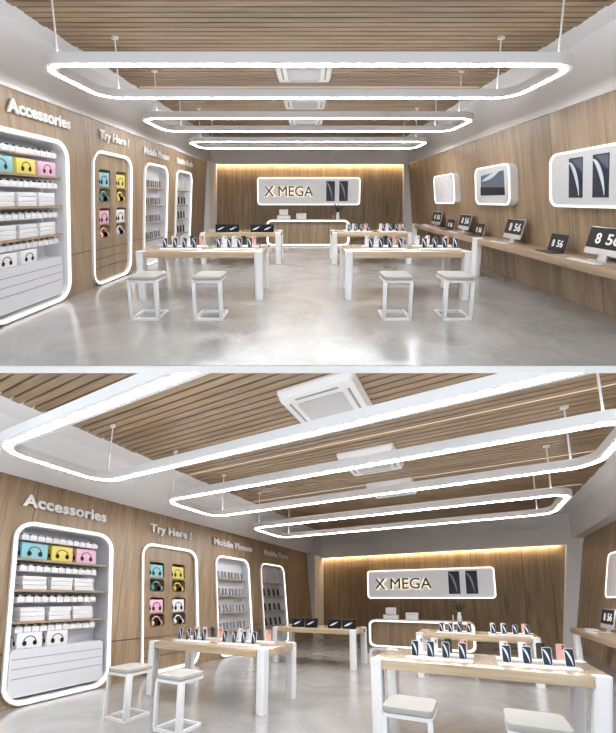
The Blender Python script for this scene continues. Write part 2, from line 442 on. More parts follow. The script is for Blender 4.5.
        for q in (a0 + .1, a1 - .13): sl.box(q, q + .03, b0 + .35, b1 - .35, z - s - .003, z - s + .02)
        for q in (b0 + .2, b1 - .26): sl.box(a0 + .22, a1 - .22, q, q + .06, z - s - .003, z - s + .02)
        sl.build(H, 'air_slot', 'groove', t)

    # ---------------- ring lamps
    X0, X1 = H.ringx
    for i, (b0, b1) in enumerate(H.rings):
        z0, z1 = H.ringz, H.ringz + .105
        t = thing(H, 'ring_lamp', 'large white rounded rectangular ring lamp hung on cables, ' + ORD[i] + ' from the street, ' + V, 'lamp', ((X0 + X1) / 2, (b0 + b1) / 2, z0), 'ring lamps, ' + V)
        cl = clip if i == 0 else None
        if i == 0 and H.first: X0, X1 = H.ringx[0] + .08, H.ringx[1] - .08
        else: X0, X1 = H.ringx
        q = lambda d: rr(X0 + d, X1 - d, b0 + 2 * d, b1 - 2 * d, .36 - d, .72 - 2 * d, 10)
        MB().hoop(q(0), q(.135), z0, z1).build(H, 'frame', 'white', t, clip=cl)
        MB().hoop(q(.048), q(.094), z0 - .006, z0 + .01).build(H, 'diffuser', 'g_ring' if i < 2 else 'g_ring_back', t, clip=cl)
        MB().hoop(q(.05), q(.085), z1, z1 + .006).build(H, 'fill_strip', 'g_fill', t, clip=cl)  # added unseen glow on top of the lamp, brightens soffits and ceiling
        for cx in ((1.12, 6.54) if H.first else (.84, 6.66) if i == 0 else (.97, 6.69)):
            for cy in (b0 + .14, b1 - .14):
                if cl and cx < 1 and cy < 7: continue
                c = MB().tube([(cx, cy, z1 - .01), (cx, cy, H.ceil - .01)], .011, 6).build(H, 'cable', 'cable', t, clip=clip)
                if clip and (Vector((cx, cy, H.ceil)) - clip[0]).dot(clip[1]) > -.05:
                    if not c.data.polygons: bpy.data.objects.remove(c)
                    continue
                MB().tube([(cx, cy, H.ceil - .045), (cx, cy, H.ceil - .011)], .05, 12).build(H, 'ceiling_cap', 'white', t)

    # ---------------- wall niches
    Ft = lambda a, b: LW()
    names = ['accessories', 'try-here', 'mobile phones', 'mobile tools']
    depth = .34
    for i, (a, b, zt) in enumerate(H.niches):
        lab = ['tall lit niche of shelves and hook rails under the Accessories sign, ', 'tall lit oak niche with headphone pockets under the Try Here sign, ',
               'lit niche with four rows of phones under the Mobile Phones sign, ', 'narrow lit niche beside the back corner pier under the Mobile Tools sign, '][i] + V
        t = thing(H, 'display_niche', lab, 'display niche', (0, (a + b) / 2, 0))
        o = rr(a, b, .012, zt, .52, .26, 8); ins = lambda d: rr(a + 2 * d, b - 2 * d, .012 + d, zt - d, .52 - 2 * d, .26 - d, 8)
        F = LW()
        MB().hoop(ins(.0), ins(.012), -.03, .040, F).hoop(ins(.012), ins(.060), -.03, .02, F).build(H, 'frame', 'white', t)
        MB().hoop(ins(.014), ins(.042), .018, .036, F).build(H, 'light_strip', 'g_frame', t)
        inn = ins(.058)
        w0, w1 = a + .168, b - .168          # inner width
        bot, top = .10, zt - .084
        if i == 1:
            # oak panel with eight pockets
            k = zt / 2.40 * (1.018 if H.first else 1); a_ = a; a = a + (.10 if H.first else 0)
            c0, c1 = (w0 + w1) / 2 - .02, w1
            rows = [(.83, 1.065), (1.08, 1.37), (1.48, 1.725), (1.745, 2.05)]
            cols = [(a + .44, a + 1.12), (a + 1.50, a + 2.20)]
            pan = open_mb()
            # panel as an outline ring plus a grid of cells
            zs = [.78 * k] + [(rows[j][1] + rows[j + 1][0]) / 2 * k for j in range(3)] + [2.12 * k]
            ys = [a + .36, (cols[0][1] + cols[1][0]) / 2, max(b - .42, a + 2.26)]
            for ci, (ya, yb) in enumerate(cols):
                for ri, (za, zb) in enumerate(rows):
                    h = rr(ya, yb, za * k, zb * k, .10, .05, 4)
                    pan.cell(ys[ci], ys[ci + 1], zs[ri], zs[ri + 1], h, -.03, F)
                    open_mb().tray(h, -.30, -.03, F).build(H, 'pocket', 'shelf', t)
            pan.rect(w0 - .05, ys[0], .78 * k, 2.12 * k, -.03, F); pan.rect(ys[2], w1 + .05, .78 * k, 2.12 * k, -.03, F)
            up = [p for p in inn]
            top_pts = [(w0 - .0, 2.12 * k)] + [(w1 + .0, 2.12 * k)] + [p for p in inn if p[1] > 2.12 * k]
            kk = pan.add([(*p, -.03) for p in top_pts], F); pan.f.append([kk + q for q in range(len(top_pts))])
            kk = pan.add([(*p, -.03) for p in [p for p in inn if p[1] < 1.0] [-9:] + [p for p in inn if p[1] < 1.0][:-9] + [(w1, .78 * k), (w0, .78 * k)]], F)
            pan.f.append(list(range(kk, len(pan.v))))
            pan.build(H, 'oak_panel', 'niche', t, smooth=False)
            g = MB()
            for z in (.30, .47, .64): g.box(w0 + .02, w1 - .02, z * k, (z + .012) * k, -.034, -.022, F)
            g.build(H, 'drawer_groove', 'dark', t); a = a_
        else:
            open_mb().tray(inn, -(depth if i == 0 else .19), .0, F).build(H, 'liner', 'liner', t)
    # ---- accessories niche: shelves, cabinet, rails
    a, b, zt = H.niches[0]; k = zt / 2.42; F = LW()
    root = [o for o in bpy.data.objects if o.name.startswith('display_niche') and o.get('label', '').endswith(V)]
    root.sort(key=lambda o: H.org[o.name][1])
    n1, n2, n3, n4 = root
    w0, w1 = a + .17, b - .17
    dy = .24 if H.first else .05
    shz = [1.90, 1.475, 1.05]
    for z in shz:
        MB().box(w0, w1, (z - .03) * k, z * k, -depth + .01, -.03, F).build(H, 'shelf', 'shelf', n1)
    cab = MB().prism([p for p in rr(w0 + .01, w1 - .01, .105, 1.2, .36, .18, 6) if p[1] < .6] [:0] or rr(w0 + .01, w1 - .01, .105, .70 * k, .12, .06, 5), -depth + .01, -.035, F)
    cb = cab.build(H, 'base_cabinet', 'lacquer', n1)
    g = MB()
    for z in (.57, .45, .33): g.box(w0 + .06, w1 - .06, z * k, (z + .009) * k, -.04, -.031, F)
    g.build(H, 'drawer_groove', 'groove', n1)
    pegz = [2.21, 1.775, 1.35, .955]
    pegy = [w0 + .06 + (w1 - w0 - .34) * (j + .5) / 11 + dy * .9 for j in range(11)]
    for z in pegz:
        r = MB().box(w0 + .02, w1 - .14, (z + .035) * k, (z + .055) * k, -depth + .01, -depth + .04, F).build(H, 'hook_rail', 'grille', n1)
        for y in pegy:
            p = MB().tube([(y, (z + .045) * k, -depth + .03), (y, (z + .045) * k, -.118)], .008, 6, F)
            ob = p.build(H, 'hook', 'dark', n1); ob.parent = r
    rowname = ['top row', 'second row', 'third row', 'bottom row']
    proto = None
    for ri, z in enumerate(pegz):
        for j, y in enumerate(pegy):
            base = (H.lean * z * k - .07, y, (z - .05) * k)
            lab = 'small white carton hanging on hook ' + ORD[j] + ' from the street, ' + rowname[ri] + ', accessories niche, ' + V
            if proto is None:
                G = LW(0)
                proto = thing(H, 'hanging_carton', lab, 'box', base, 'hanging cartons in the accessories niche, ' + V)
                FF = frame(base, (0, 1, 0), (H.lean, 0, 1), (1, 0, 0))
                MB().box(-.088, .088, 0, .075 * k, -.20, 0, FF).build(H, 'carton', 'box', proto, bev=.006)
                MB().box(-.045, .045, .075 * k, .100 * k, -.03, -.026, FF).build(H, 'hang_tab', 'grille', proto)
            else: dup(H, proto, base, lab)
    # headphone cartons
    def carton(y0_, y1_, z0, h, mat, lab, grp, cup='black', d=.26, face=.05):
        base = (H.lean * z0 - face, (y0_ + y1_) / 2, z0)
        t = thing(H, 'headphone_carton', lab, 'box', base, grp)
        w = (y1_ - y0_) / 2
        FF = frame(base, (0, 1, 0), (H.lean, 0, 1), (1, 0, 0))
        MB().box(-w, w, 0, h, -d, 0, FF).build(H, 'carton', mat, t, bev=.006)
        m = MB()
        FP = frame(Vector(base) + Vector((.0015, 0, 0)), (0, 1, 0), (H.lean, 0, 1), (1, 0, 0))
        # width is metres along the deep wall, so stretch the drawing along it
        FP2 = frame(FP[0], (0, 1.9, 0), FP[2], FP[3])
        headphone_print(m, FP2, 0, h * .50, h * .40, -.001, .001)
        m.build(H, 'headphone_picture', cup, t); m = MB()
        FS = frame(Vector(base) + Vector((-d / 2, -w - .0015, 0)), (1, 0, 0), (H.lean, 0, 1), (0, -1, 0))
        headphone_print(m, FS, 0, h * .50, h * .38, -.001, .001)
        m.build(H, 'headphone_picture', cup, t)
        return t
    z = shz[0] * k + .002
    for c, ya, yb in (('teal', .17, .86), ('yellow', .92, 1.55), ('pink', 1.62, 2.28)):
        carton(a + ya + .05 + dy, a + yb + dy, z, (.195 if H.first else .22) * k, c, c + ' headphone carton on the upper oak shelf of the accessories niche, ' + V, 'headphone cartons on the accessories shelf, ' + V)
    z = .70 * k + .002
    for q, (ya, yb) in enumerate(((.22, .86), (.93, 1.52))):
        carton(a + ya + .05 + dy, a + yb + dy, z, (.18 if H.first else .20) * k, 'box', 'white headphone carton ' + ('nearer the street' if q == 0 else 'farther from the street') + ' on the white base cabinet, accessories niche, ' + V, 'white headphone cartons, ' + V)
    # stacks of flat white cartons: three piles of three on two shelves
    proto = None
    for si, z in enumerate(shz[1:]):
        for j, (ya, yb) in enumerate(((.26, .95), (1.0, 1.6), (1.66, 2.24))):
            for l in range(3):
                zz = z * k + .002 + l * .062 * k
                base = (H.lean * zz - .06, a + (ya + yb) / 2 + dy + random.uniform(-.015, .015), zz)
                lab = 'flat white carton, ' + ['bottom', 'middle', 'top'][l] + ' of ' + ['first', 'second', 'third'][j] + ' pile, ' + ['middle', 'lower'][si] + ' oak shelf, accessories niche, ' + V
                if proto is None:
                    proto = thing(H, 'flat_carton', lab, 'box', base, 'flat cartons in the accessories niche, ' + V)
                    FF = frame(base, (0, 1, 0), (H.lean, 0, 1), (1, 0, 0))
                    MB().box(-.29, .29, 0, .058 * k, -.24, 0, FF).build(H, 'carton', 'box', proto, bev=.005)
                    MB().box(-.292, .292, .036 * k, .040 * k, -.242, .002, FF).build(H, 'lid_seam', 'liner', proto)
                else: dup(H, proto, base, lab)
    # ---- try-here niche: cartons and headphones in pockets
    a, b, zt = H.niches[1]; k = zt / 2.40 * (1.018 if H.first else 1); a += .10 if H.first else 0
    cols = [(a + .44, a + 1.12), (a + 1.50, a + 2.20)]
    sets = [('teal', 'tealb', 0, 1), ('yellow', 'yellow', 1, 1), ('pink', 'rose', 0, 0), ('white', 'box', 1, 0)]
    for nm, mt, ci, up in sets:
        ya, yb = cols[ci]
        zc = (1.745 if up else 1.08) * k + .006; zh = (1.48 if up else .83) * k + .006
        base_off = -.12
        tt = carton(ya + .05, yb - .05, zc, .245 * k, {'white': 'box'}.get(nm, nm), nm + ' headphone carton in an oak wall pocket under the Try Here sign, ' + V, 'cartons in the wall pockets, ' + V, d=.17, face=.045)
        c = (ya + yb) / 2
        hp = thing(H, 'headphones', {'teal': 'dark teal', 'yellow': 'yellow', 'pink': 'rose gold', 'white': 'white'}[nm] + ' headphones in an oak wall pocket below the ' + nm + ' carton, ' + V, 'headphones', (H.lean * zh - .065, c, zh), 'headphones in the wall pockets, ' + V)
        FF = frame((H.lean * zh - .065, c, zh), (0, 1.9, 0), (H.lean, 0, 1), (1, 0, 0))
        R_ = .108 * k
        MB().tube([(R_ * math.cos(PI * q / 12), .055 * k + R_ * 1.15 * math.sin(PI * q / 12), 0) for q in range(13)], .016, 8, FF).build(H, 'headband', mt, hp)
        for sx in (-1, 1):
            cp = MB().tube([(sx * (R_ - .03), .055 * k, .0), (sx * (R_ + .02), .055 * k, .0)], [.05, .042], 12, FF).build(H, 'ear_cup', mt, hp)
            x = MB().tube([(sx * (R_ - .042), .055 * k, .0), (sx * (R_ - .028), .055 * k, .0)], .046, 12, FF).build(H, 'ear_pad', 'black', hp); x.parent = cp
    # ---- mobile phones niche: 4 x 8 phones
    a, b, zt = H.niches[2]; k = zt / 2.39
    sz = [1.83, 1.42, 1.01, .60]
    for z in sz: MB().box(a + .17, b - .17, (z - .03) * k, z * k, -.185, -.03, F).build(H, 'shelf', 'shelf', n3)
    proto = None
    for ri, z in enumerate(sz):
        for j in range(8):
            y = a + .50 + (b - a - .92) * j / 7 + (.02 if j % 2 else -.02)
            zz = z * k + .002; base = (H.lean * zz - .07, y, zz)
            lab = 'grey phone standing ' + ORD[j] + ' from the street on the ' + rowname[ri].replace(' row', '') + ' shelf, mobile phones niche, ' + V
            FF = frame(base, (0, 1, 0), (H.lean - .12, 0, 1), (1, 0, 0))
            if proto is None:
                proto = thing(H, 'phone', lab, 'phone', base, 'phones in the mobile phones niche, ' + V)
                MB().box(-.07, .07, 0.012, .175 * k, -.02, 0, FF).build(H, 'phone_body', 'dark', proto, bev=.008)
                MB().box(-.06, .06, .02, .168 * k, 0, .003, FF).build(H, 'screen', 'groove', proto)
                MB().box(-.07, .07, 0, .014, -.05, .02, FF).build(H, 'stand', 'silver', proto)
            else: dup(H, proto, base, lab)
    # ---- mobile tools niche
    a, b, zt = H.niches[3]; k = zt / 2.38
    sz = [1.81, 1.40, .98, .56]
    for z in sz: MB().box(a + .17, b - .17, (z - .03) * k, z * k, -.185, -.03, F).build(H, 'shelf', 'shelf', n4)
    proto = None
    for j in range(3):
        y = a + .68 + (b - a - 1.36) * j / 2
        zz = sz[0] * k + .002; base = (H.lean * zz - .07, y, zz)
        lab = 'tall pale carton ' + ORD[j] + ' from the street on the top shelf, mobile tools niche, ' + V
        FF = frame(base, (0, 1, 0), (H.lean, 0, 1), (1, 0, 0))
        if proto is None:
            proto = thing(H, 'tool_carton', lab, 'box', base, 'pale cartons in the mobile tools niche, ' + V)
            MB().box(-.24, .24, 0, .33 * k, -.10, 0, FF).build(H, 'carton', 'poster', proto, bev=.008)
            MB().box(-.16, .16, .05 * k, .27 * k, -.002, .002, FF).build(H, 'front_panel', 'stripe', proto)
        else: dup(H, proto, base, lab)
    proto = None
    for ri, z in enumerate(sz[1:]):
        for j in range(4):
            y = a + .58 + (b - a - 1.16) * j / 3
            zz = z * k + .002; base = (H.lean * zz - .07, y, zz)
            lab = 'black gadget standing ' + ORD[j] + ' from the street on the ' + ['second', 'third', 'bottom'][ri] + ' shelf, mobile tools niche, ' + V
            FF = frame(base, (0, 1, 0), (H.lean - .1, 0, 1), (1, 0, 0))
            if proto is None:
                proto = thing(H, 'gadget', lab, 'gadget', base, 'black gadgets in the mobile tools niche, ' + V)
                MB().prism(rr(-.085, .085, .012, .23 * k, .05, .03, 4), -.02, 0, FF).build(H, 'gadget_body', 'black', proto)
                MB().box(-.12, .12, 0, .016, -.05, .02, FF).build(H, 'stand', 'silver', proto)
            else: dup(H, proto, base, lab)
    # ---- raised lettering above the niches
    zl0 = 2.515 if H.first else 2.625
    for word, ya, yb, h, lab in (('Accessories', 8.27 if H.first else 7.58, 10.38 if H.first else 9.98, .155, 'Accessories'), ('Try Here !', 11.80 if H.first else 11.74, 13.68 if H.first else 13.87, .145, 'Try Here'),
                                 ('Mobile Phones', 14.93 if H.first else 15.32, 17.55 if H.first else 18.47, .145, 'Mobile Phones'), ('Mobile Tools', 18.60 if H.first else 19.72, 21.05 if H.first else 22.55, .14, 'Mobile Tools')):
        zl = zl0 - (.045 if H.first and ya > 14 else 0)
        FF = frame((H.lean * zl + .012, ya, zl), (0, 1, 0), (H.lean, 0, 1), (1, 0, 0))
        t = MB().text(word, yb - ya, h * (1 if H.first else 1.1), .035, FF, bold=.045, spacing=1.05).build(H, 'wall_lettering', 'letter', at=(H.lean * zl + .012, (ya + yb) / 2, zl), smooth=False)
        tag(t, 'white raised lettering reading ' + lab + ' on the oak niche wall, ' + V, 'sign', 'lettering over the niches, ' + V)

    # ---------------- tables and what stands on them
    def table(x, y, label, w=1.95, splay=0.):
        d, h = 1.68, .74
        t = thing(H, 'display_table', label, 'table', (x, y, 0), 'display tables, ' + V)
        lw, ld = .125, .24
        e = .003
        o = [(x + lw + e, y), (x + w - lw - e, y), (x + w - lw - e, y + ld + e), (x + w, y + ld + e), (x + w, y + d - ld - e), (x + w - lw - e, y + d - ld - e), (x + w - lw - e, y + d), (x + lw + e, y + d), (x + lw + e, y + d - ld - e), (x, y + d - ld - e), (x, y + ld + e), (x + lw + e, y + ld + e)]
        MB().prism(o, h - .092, h).build(H, 'tabletop', 'top', t, bev=.006)
        for lx in (x, x + w - lw):
            for ly in (y, y + d - ld):
                MB().prism(rr(lx, lx + lw, ly, ly + ld, .028, .05, 5), 0, h + .001, ID if lx == x else frame((-splay * h, 0, 0), (1, 0, 0), (0, 1, 0), (splay, 0, 1))).build(H, 'leg', 'white', t)
        return t
    tabs = {'niche-side front': (1.17 if H.first else .99, 10.05), 'bench-side front': (4.41, 10.05), 'niche-side rear': (1.21 if H.first else 1.29, 15.95), 'bench-side rear': (4.42, 15.95)}
    for n, (x, y) in tabs.items():
        table(x, y, 'oak topped table with white slab legs, ' + ('near the stools on the ' + n.split()[0] if 'front' in n else 'behind on the ' + n.split()[0]) + ', ' + V, 1.95 if H.first else {'niche-side front': 2.08, 'bench-side front': 2.02}.get(n, 1.95), .11 if n == 'bench-side front' and not H.first else 0.)
    rel = [.43, .59, .74, .90, 1.29, 1.46, 1.62, 1.79]
    np_ = {}
    for n in ('niche-side front', 'bench-side front', 'bench-side rear'):
        x, y = tabs[n]; dx = (-.06 if H.first else -.05) if n.startswith('niche') else 0
        for row, yy in (('near', .34), ('far', 1.08)):
            for g in (0, 1):
                c = x + dx + (rel[g * 4] + rel[g * 4 + 3]) / 2
                at = (c, y + yy + .15, .741)
                lab = 'white phone tray, ' + row + ' edge, ' + ('niche' if g == 0 else 'bench') + ' end of the ' + n + ' table, ' + V
                if 'tray' not in np_:
                    tr = MB().prism(rr(c - .33, c + .33, y + yy, y + yy + .28, .03, .05, 3), .741, .753).build(H, 'phone_tray', 'white', at=at)
                    tag(tr, lab, 'tray', 'phone trays on the tables, ' + V); np_['tray'] = tr
                else: dup(H, np_['tray'], at, lab)
            for j, r_ in enumerate(rel):
                px = x + dx + r_
                kind = 'navy' if row == 'near' else ['white', 'white', 'black', 'rose'][j % 4]
                at = (px, y + yy + (.13 if row == 'near' else .15), .754)
                word = {'navy': 'navy phone with crescent screen', 'white': 'white phone seen from behind', 'black': 'black phone seen from behind', 'rose': 'pink phone seen from behind'}[kind]
                which = ORD[j] + ' from the niche end' if kind == 'navy' else (('niche end' if j < 4 else 'bench end') if kind != 'white' else (ORD[j % 4] + ' at ' + ('niche end' if j < 4 else 'bench end')))
                lab = word + ', ' + which + ', ' + n + ' table, ' + V
                if kind not in np_:
                    sgn = 1 if row == 'near' else -1
                    FF = frame(at, (1, 0, 0), (0, .28 * sgn, 1), (0, -1, 0))
                    ph = thing(H, 'display_phone', lab, 'phone', at, 'phones on the tables, ' + V)
                    bw, bh = .038, .165
                    MB().prism(rr(-bw, bw, .01, bh, .012, .012, 3), -.022, 0, FF).build(H, 'phone_body', {'navy': 'silver', 'white': 'box', 'black': 'dark', 'rose': 'rose'}[kind], ph)
                    if kind == 'navy':
                        MB().prism(rr(-bw + .004, bw - .004, .014, bh - .004, .01, .01, 3), -.001, .002, FF).build(H, 'screen', 'navy', ph)
                        crescent(MB(), FF, -.034, .020, .02, .150, .26, .0018, .0035).build(H, 'screen_crescent', 'crescent', ph)
                    else:
                        lens = MB()
                        for q in ((.018, .142), (.018, .122)): lens.tube([(q[0], q[1], -.002), (q[0], q[1], .007)], .009, 10, FF)
                        lens.build(H, 'camera_lens', 'black', ph)
                    MB().box(-.02, .02, 0, .012, -.05 if sgn > 0 else -.03, .02, frame(at, (1, 0, 0), (0, 0, 1), (0, -1, 0))).build(H, 'stand', 'white', ph)
                    np_[kind] = ph
                else: dup(H, np_[kind], at, lab)
    # dark cartons with a crescent on the niche-side rear table
    proto = None
    for j, cx in enumerate(((1.68, 1.98, 2.55, 2.84) if H.first else (1.82, 2.15, 2.70, 3.03))):
        at = (cx, 16.36, .741)
        lab = 'black tablet carton with pale swoosh, ' + ORD[j] + ' from the niche end, niche-side rear table, ' + V
        FF = frame(at, (1, 0, 0), (0, .25, 1), (0, -1, 0))
        if proto is None:
            proto = thing(H, 'tablet_carton', lab, 'box', at, 'tablet cartons on the rear table, ' + V)
            MB().box(-.14, .14, 0, .185, -.16, 0, FF).build(H, 'carton', 'black', proto, bev=.008)
            crescent(MB(), FF, .085, -.10, .05, .05, .1, .0, .003) if False else None
            m = MB(); o, q = [], []
            for s in range(10):
                u = s / 9; o.append((-.095 + .18 * u, .05 + .085 * u ** 2.2)); q.append((-.095 + .18 * u, .05 + .085 * u ** 2.2 + .035 * math.sin(PI * min(u + .05, 1)) + .004))
            m.prism(o + q[::-1], -.001, .003, FF).build(H, 'swoosh', 'crescent', proto)
        else: dup(H, proto, at, lab)

    # ---------------- stools
    def stool(x, y, label, deep_left):
        t = thing(H, 'stool', label, 'stool', (x, y, 0), 'stools at the front tables, ' + V)
        w, d, h = .37, .70, .565
        MB().prism(rr(x - .004, x + w + .004, y - .008, y + d + .008, .05, .09, 5), h - .047, h).build(H, 'seat_cushion', 'cushion', t, bev=.012)
        MB().hoop(rr(x, x + w, y, y + d, .02, .04, 3), rr(x + .03, x + w - .03, y + .06, y + d - .06, .01, .02, 3), h - .078, h - .049).build(H, 'seat_frame', 'white', t)
        MB().hoop(rr(x, x + w, y, y + d, .02, .04, 3), rr(x + .03, x + w - .03, y + .06, y + d - .06, .01, .02, 3), 0, .028).build(H, 'floor_frame', 'white', t)
        for lx, deep in ((x, deep_left), (x + w - .036, not deep_left)):
            MB().box(lx, lx + .036, y + .001, y + (.15 if deep else .07), .028, h - .078).build(H, 'leg', 'white', t, bev=.004)
    sh = 0 if H.first else .09
    stool(1.51 - sh, 8.27, 'white framed beige stool nearest the accessories niche, before the niche-side table, '.replace('nearest', 'next to') + V, False)
    stool(2.34 - sh, 8.27, 'white framed beige stool beside the aisle, before the niche-side table, ' + V, False)
    stool(4.81 - sh * .6, 8.27, 'white framed beige stool beside the aisle, before the bench-side table, ' + V, True)
    stool(5.60, 8.27, 'white framed beige stool on the wall bench side, before the bench-side table, ' + V, True)

    # ---------------- reception desk, sign
    x0, x1, dh = H.desk; yb = 22.3
    t = thing(H, 'reception_desk', 'long low reception desk with glowing rounded outline before the back wall, ' + V, 'desk', ((x0 + x1) / 2, yb, 0))
    F = BW(yb)
    rz = .15
    MB().hoop(rr(x0, x1, .01, dh, rz * 1.2, rz, 7), rr(x0 + .07, x1 - .07, .07, dh - .06, rz, rz * .75, 7), -.9, .0, F).build(H, 'shell', 'white', t)
    MB().hoop(rr(x0 + .022, x1 - .022, .030, dh - .02, rz * 1.15, rz * .9, 7), rr(x0 + .06, x1 - .06, .062, dh - .052, rz, rz * .75, 7), -.004, .02, F).build(H, 'light_strip', 'g_frame', t)
    MB().prism(rr(x0 + .068, x1 - .068, .068, dh - .058, rz, rz * .75, 7), -.3, -.14, F).build(H, 'front_panel', 'niche', t)
    # things on the desk
    yd = yb + .3; q = dh + .002; ox = 0 if H.first else .2
    def onto(name, lab, cat, x, parts):
        t = thing(H, name, lab + V, cat, (x, yd, q))
        for nm, mt, mb in parts(frame((x, yd, q), (1, 0, 0), (0, 0, 1), (0, -1, 0))): mb.build(H, nm, mt, t, bev=.008 if nm != 'leaf' else 0)
    onto('cash_register', 'white till with raised screen standing on reception desk, ', 'till', 3.0 + ox, lambda F: [('base', 'box', MB().box(-.22, .22, 0, .13, -.3, 0, F)), ('screen', 'box', MB().box(-.15, .15, .14, .33, -.16, -.06, frame(F[0], F[1], (0, .15, 1), F[3]))), ('neck', 'silver', MB().box(-.05, .05, .12, .2, -.2, -.16, F))])
    onto('card_printer', 'small white box printer beside the till on reception desk, ', 'printer', 3.6 + ox, lambda F: [('body', 'box', MB().box(-.17, .17, 0, .20, -.25, 0, F)), ('slot', 'groove', MB().box(-.12, .12, .15, .165, -.01, .003, F))])
    onto('wooden_block', 'small tan upright block next to the vase on reception desk, ', 'ornament', 4.68 + ox, lambda F: [('block', 'clay', MB().box(-.03, .03, 0, .15, -.06, 0, F))])
    t = thing(H, 'flower_vase', 'slim white vase of dark twigs on reception desk, ' + V, 'vase', (4.84 + ox, yd, q))
    vx = 4.84 + ox
    MB().tube([(vx, yd, q + z) for z in (0, .04, .12, .2, .24)], [.05, .066, .06, .04, .045], 12).build(H, 'vase', 'white', t)
    m = MB(); rnd = random.Random(7)
    for s in range(16):
        an = rnd.uniform(0, 2 * PI); sp = rnd.uniform(.05, .2); hh = rnd.uniform(.12, .26)
        p1 = (vx + sp * .5 * math.cos(an), yd + sp * .5 * math.sin(an), q + .24 + hh * .6); p2 = (vx + sp * math.cos(an), yd + sp * math.sin(an), q + .24 + hh)
        m.tube([(vx, yd, q + .2), p1, p2], [.006, .005, .003], 5)
        m.ball(p2, .026, 6, sc=(1, 1, .6)); m.ball(p1, .02, 6, sc=(1, 1, .6))
    m.build(H, 'twigs', 'green', t)
    # light box sign
    s0, s1, z0, z1 = H.sign; ys = H.back - .16
    F = BW(ys)
    t = thing(H, 'shop_sign', 'wide lit sign reading X MEGA with two phone pictures on the back wall, ' + V, 'sign', ((s0 + s1) / 2, ys, z0))
    MB().prism(rr(s0, s1, z0, z1, .12, .12, 6), -.158, -.02, F).build(H, 'casing', 'white', t)
    MB().hoop(rr(s0, s1, z0, z1, .12, .12, 6), rr(s0 + .042, s1 - .042, z0 + .040, z1 - .040, .09, .09, 6), -.02, .012, F).build(H, 'light_strip', 'g_sign', t)
    MB().prism(rr(s0 + .04, s1 - .04, z0 + .038, z1 - .038, .09, .09, 6), -.022, -.006, F).build(H, 'face', 'signface', t)
    sx = (s1 - s0) / 3.96
    FT = frame((s0 + .27 * sx, ys - .012, z0 + .335), (1, 0, 0), (0, 0, 1), (0, -1, 0))
    MB().text('X MEGA', 1.88 * sx, .36, .012, frame(FT[0] + Vector((0, .008, 0)), FT[1], FT[2], FT[3]), bold=.05).build(H, 'letter_halo', 'g_halo', t, smooth=False)
    MB().text('X MEGA', 1.87 * sx, .36, .02, frame(FT[0] + Vector((.005, -.012, .0)), FT[1], FT[2], FT[3]), bold=.006).build(H, 'lettering', 'brown', t, smooth=False)
    for xa in (2.65, 3.15):
        pa = s0 + xa * sx; pb = pa + .33 * sx
        ps = MB().box(pa, pb, z0 + .15, z0 + .88, -.008, .006, F).build(H, 'phone_picture', 'haze', t)
        c = crescent(MB(), F, pa + .02, pa + .24 * sx, z0 + .18, z0 + .82, .24, .005, .010).build(H, 'crescent', 'poster', t); c.parent = ps

    # ---------------- wall bench with screens
    fx0 = 7.28; F0 = ID
    t = thing(H, 'display_bench', 'long pale oak bench running along the wall of picture panels, ' + V, 'bench', (7.6, 15, .74))
    ys_, ye = (H.front + .2, 21.9) if H.first else (13.5, 21.2)
    wx = H.rbase + H.rlean * .62
    e = .64
    MB().box(fx0, wx - .004 if H.rlean > 0 else H.rbase + H.rlean * .745 - .004, ys_, ye, .64, .74).build(H, 'worktop', 'bench', t, bev=.006)
    for ly in ([13.4, ye - .42] if H.first else [ye - .42]):
        MB().prism(rr(fx0 - .012, fx0 + .11, ly, ly + .4, .02, .04, 4) if H.first else rr(fx0 + .02, fx0 + .14, ly, ly + .3, .03, .06, 4), 0, .755 if H.first else .638).build(H, 'leg', 'white', t)
    scr = [(7.92, 9.0, 'imac'), (11.78, 12.8, 'imac'), (15.65, 16.75, 'imac'), (19.1, 20.4, 'imac'), (9.68, 10.34, 'lap'), (14.35, 15.05, 'lap'), (17.3, 18.1, 'lap')]
    if not H.first: scr = [(18.4, 19.7, 'imac')]
    near = 'that is ' 
    ni = nl = 0
    for ya, yb_, kd in scr:
        c = (ya + yb_) / 2; w = (yb_ - ya) / 2
        at = (7.60, c, .742)
        FF = frame(at, (0, -1, 0), (.20, 0, 1), (-1, 0, 0)); FB = frame(at, (0, -1, 0), (0, 0, 1), (-1, 0, 0))
        if kd == 'imac':
            t = thing(H, 'desktop_computer', 'silver desktop computer showing 8 56, ' + ORD[ni] + ' from the street on the wall bench, ' + V, 'computer', at, 'desktop computers on the bench, ' + V); ni += 1
            MB().prism(rr(-w, w, .075, .42, .03, .02, 3), -.02, .0, FF).build(H, 'casing', 'silver', t)
            MB().box(-w + .01, w - .01, .155, .412, -.001, .004, FF).build(H, 'screen', 'black', t)
            MB().text('8', w * .30, .13, .004, frame(Vector(at) + FF[1] * (-w * .52) + FF[2] * .215 + FF[3] * .005, *FF[1:]), bold=.02).build(H, 'hour_digit', 'digit', t, smooth=False); MB().text('56', w * .72, .13, .004, frame(Vector(at) + FF[1] * (w * .08) + FF[2] * .215 + FF[3] * .005, *FF[1:]), bold=.02).build(H, 'minute_digits', 'digit', t, smooth=False)
            MB().box(-.12, .12, .012, .2, -.05, -.026, frame(at, (0, -1, 0), (.2, 0, 1), (-1, 0, 0))).build(H, 'stand', 'silver', t)
            MB().prism(rr(-.24, .24, -.16, .06, .03, .03, 3), 0, .012, frame(at, (0, -1, 0), (-1, 0, 0), (0, 0, 1))).build(H, 'foot', 'silver', t)
            kb = MB().prism(rr(c - .5, c + .4, 7.335, 7.44, .02, .01, 3), .742, .754, frame((0, 0, 0), (0, 1, 0), (1, 0, 0), (0, 0, 1))).build(H, 'keyboard', 'white', at=(7.4, c, .742))
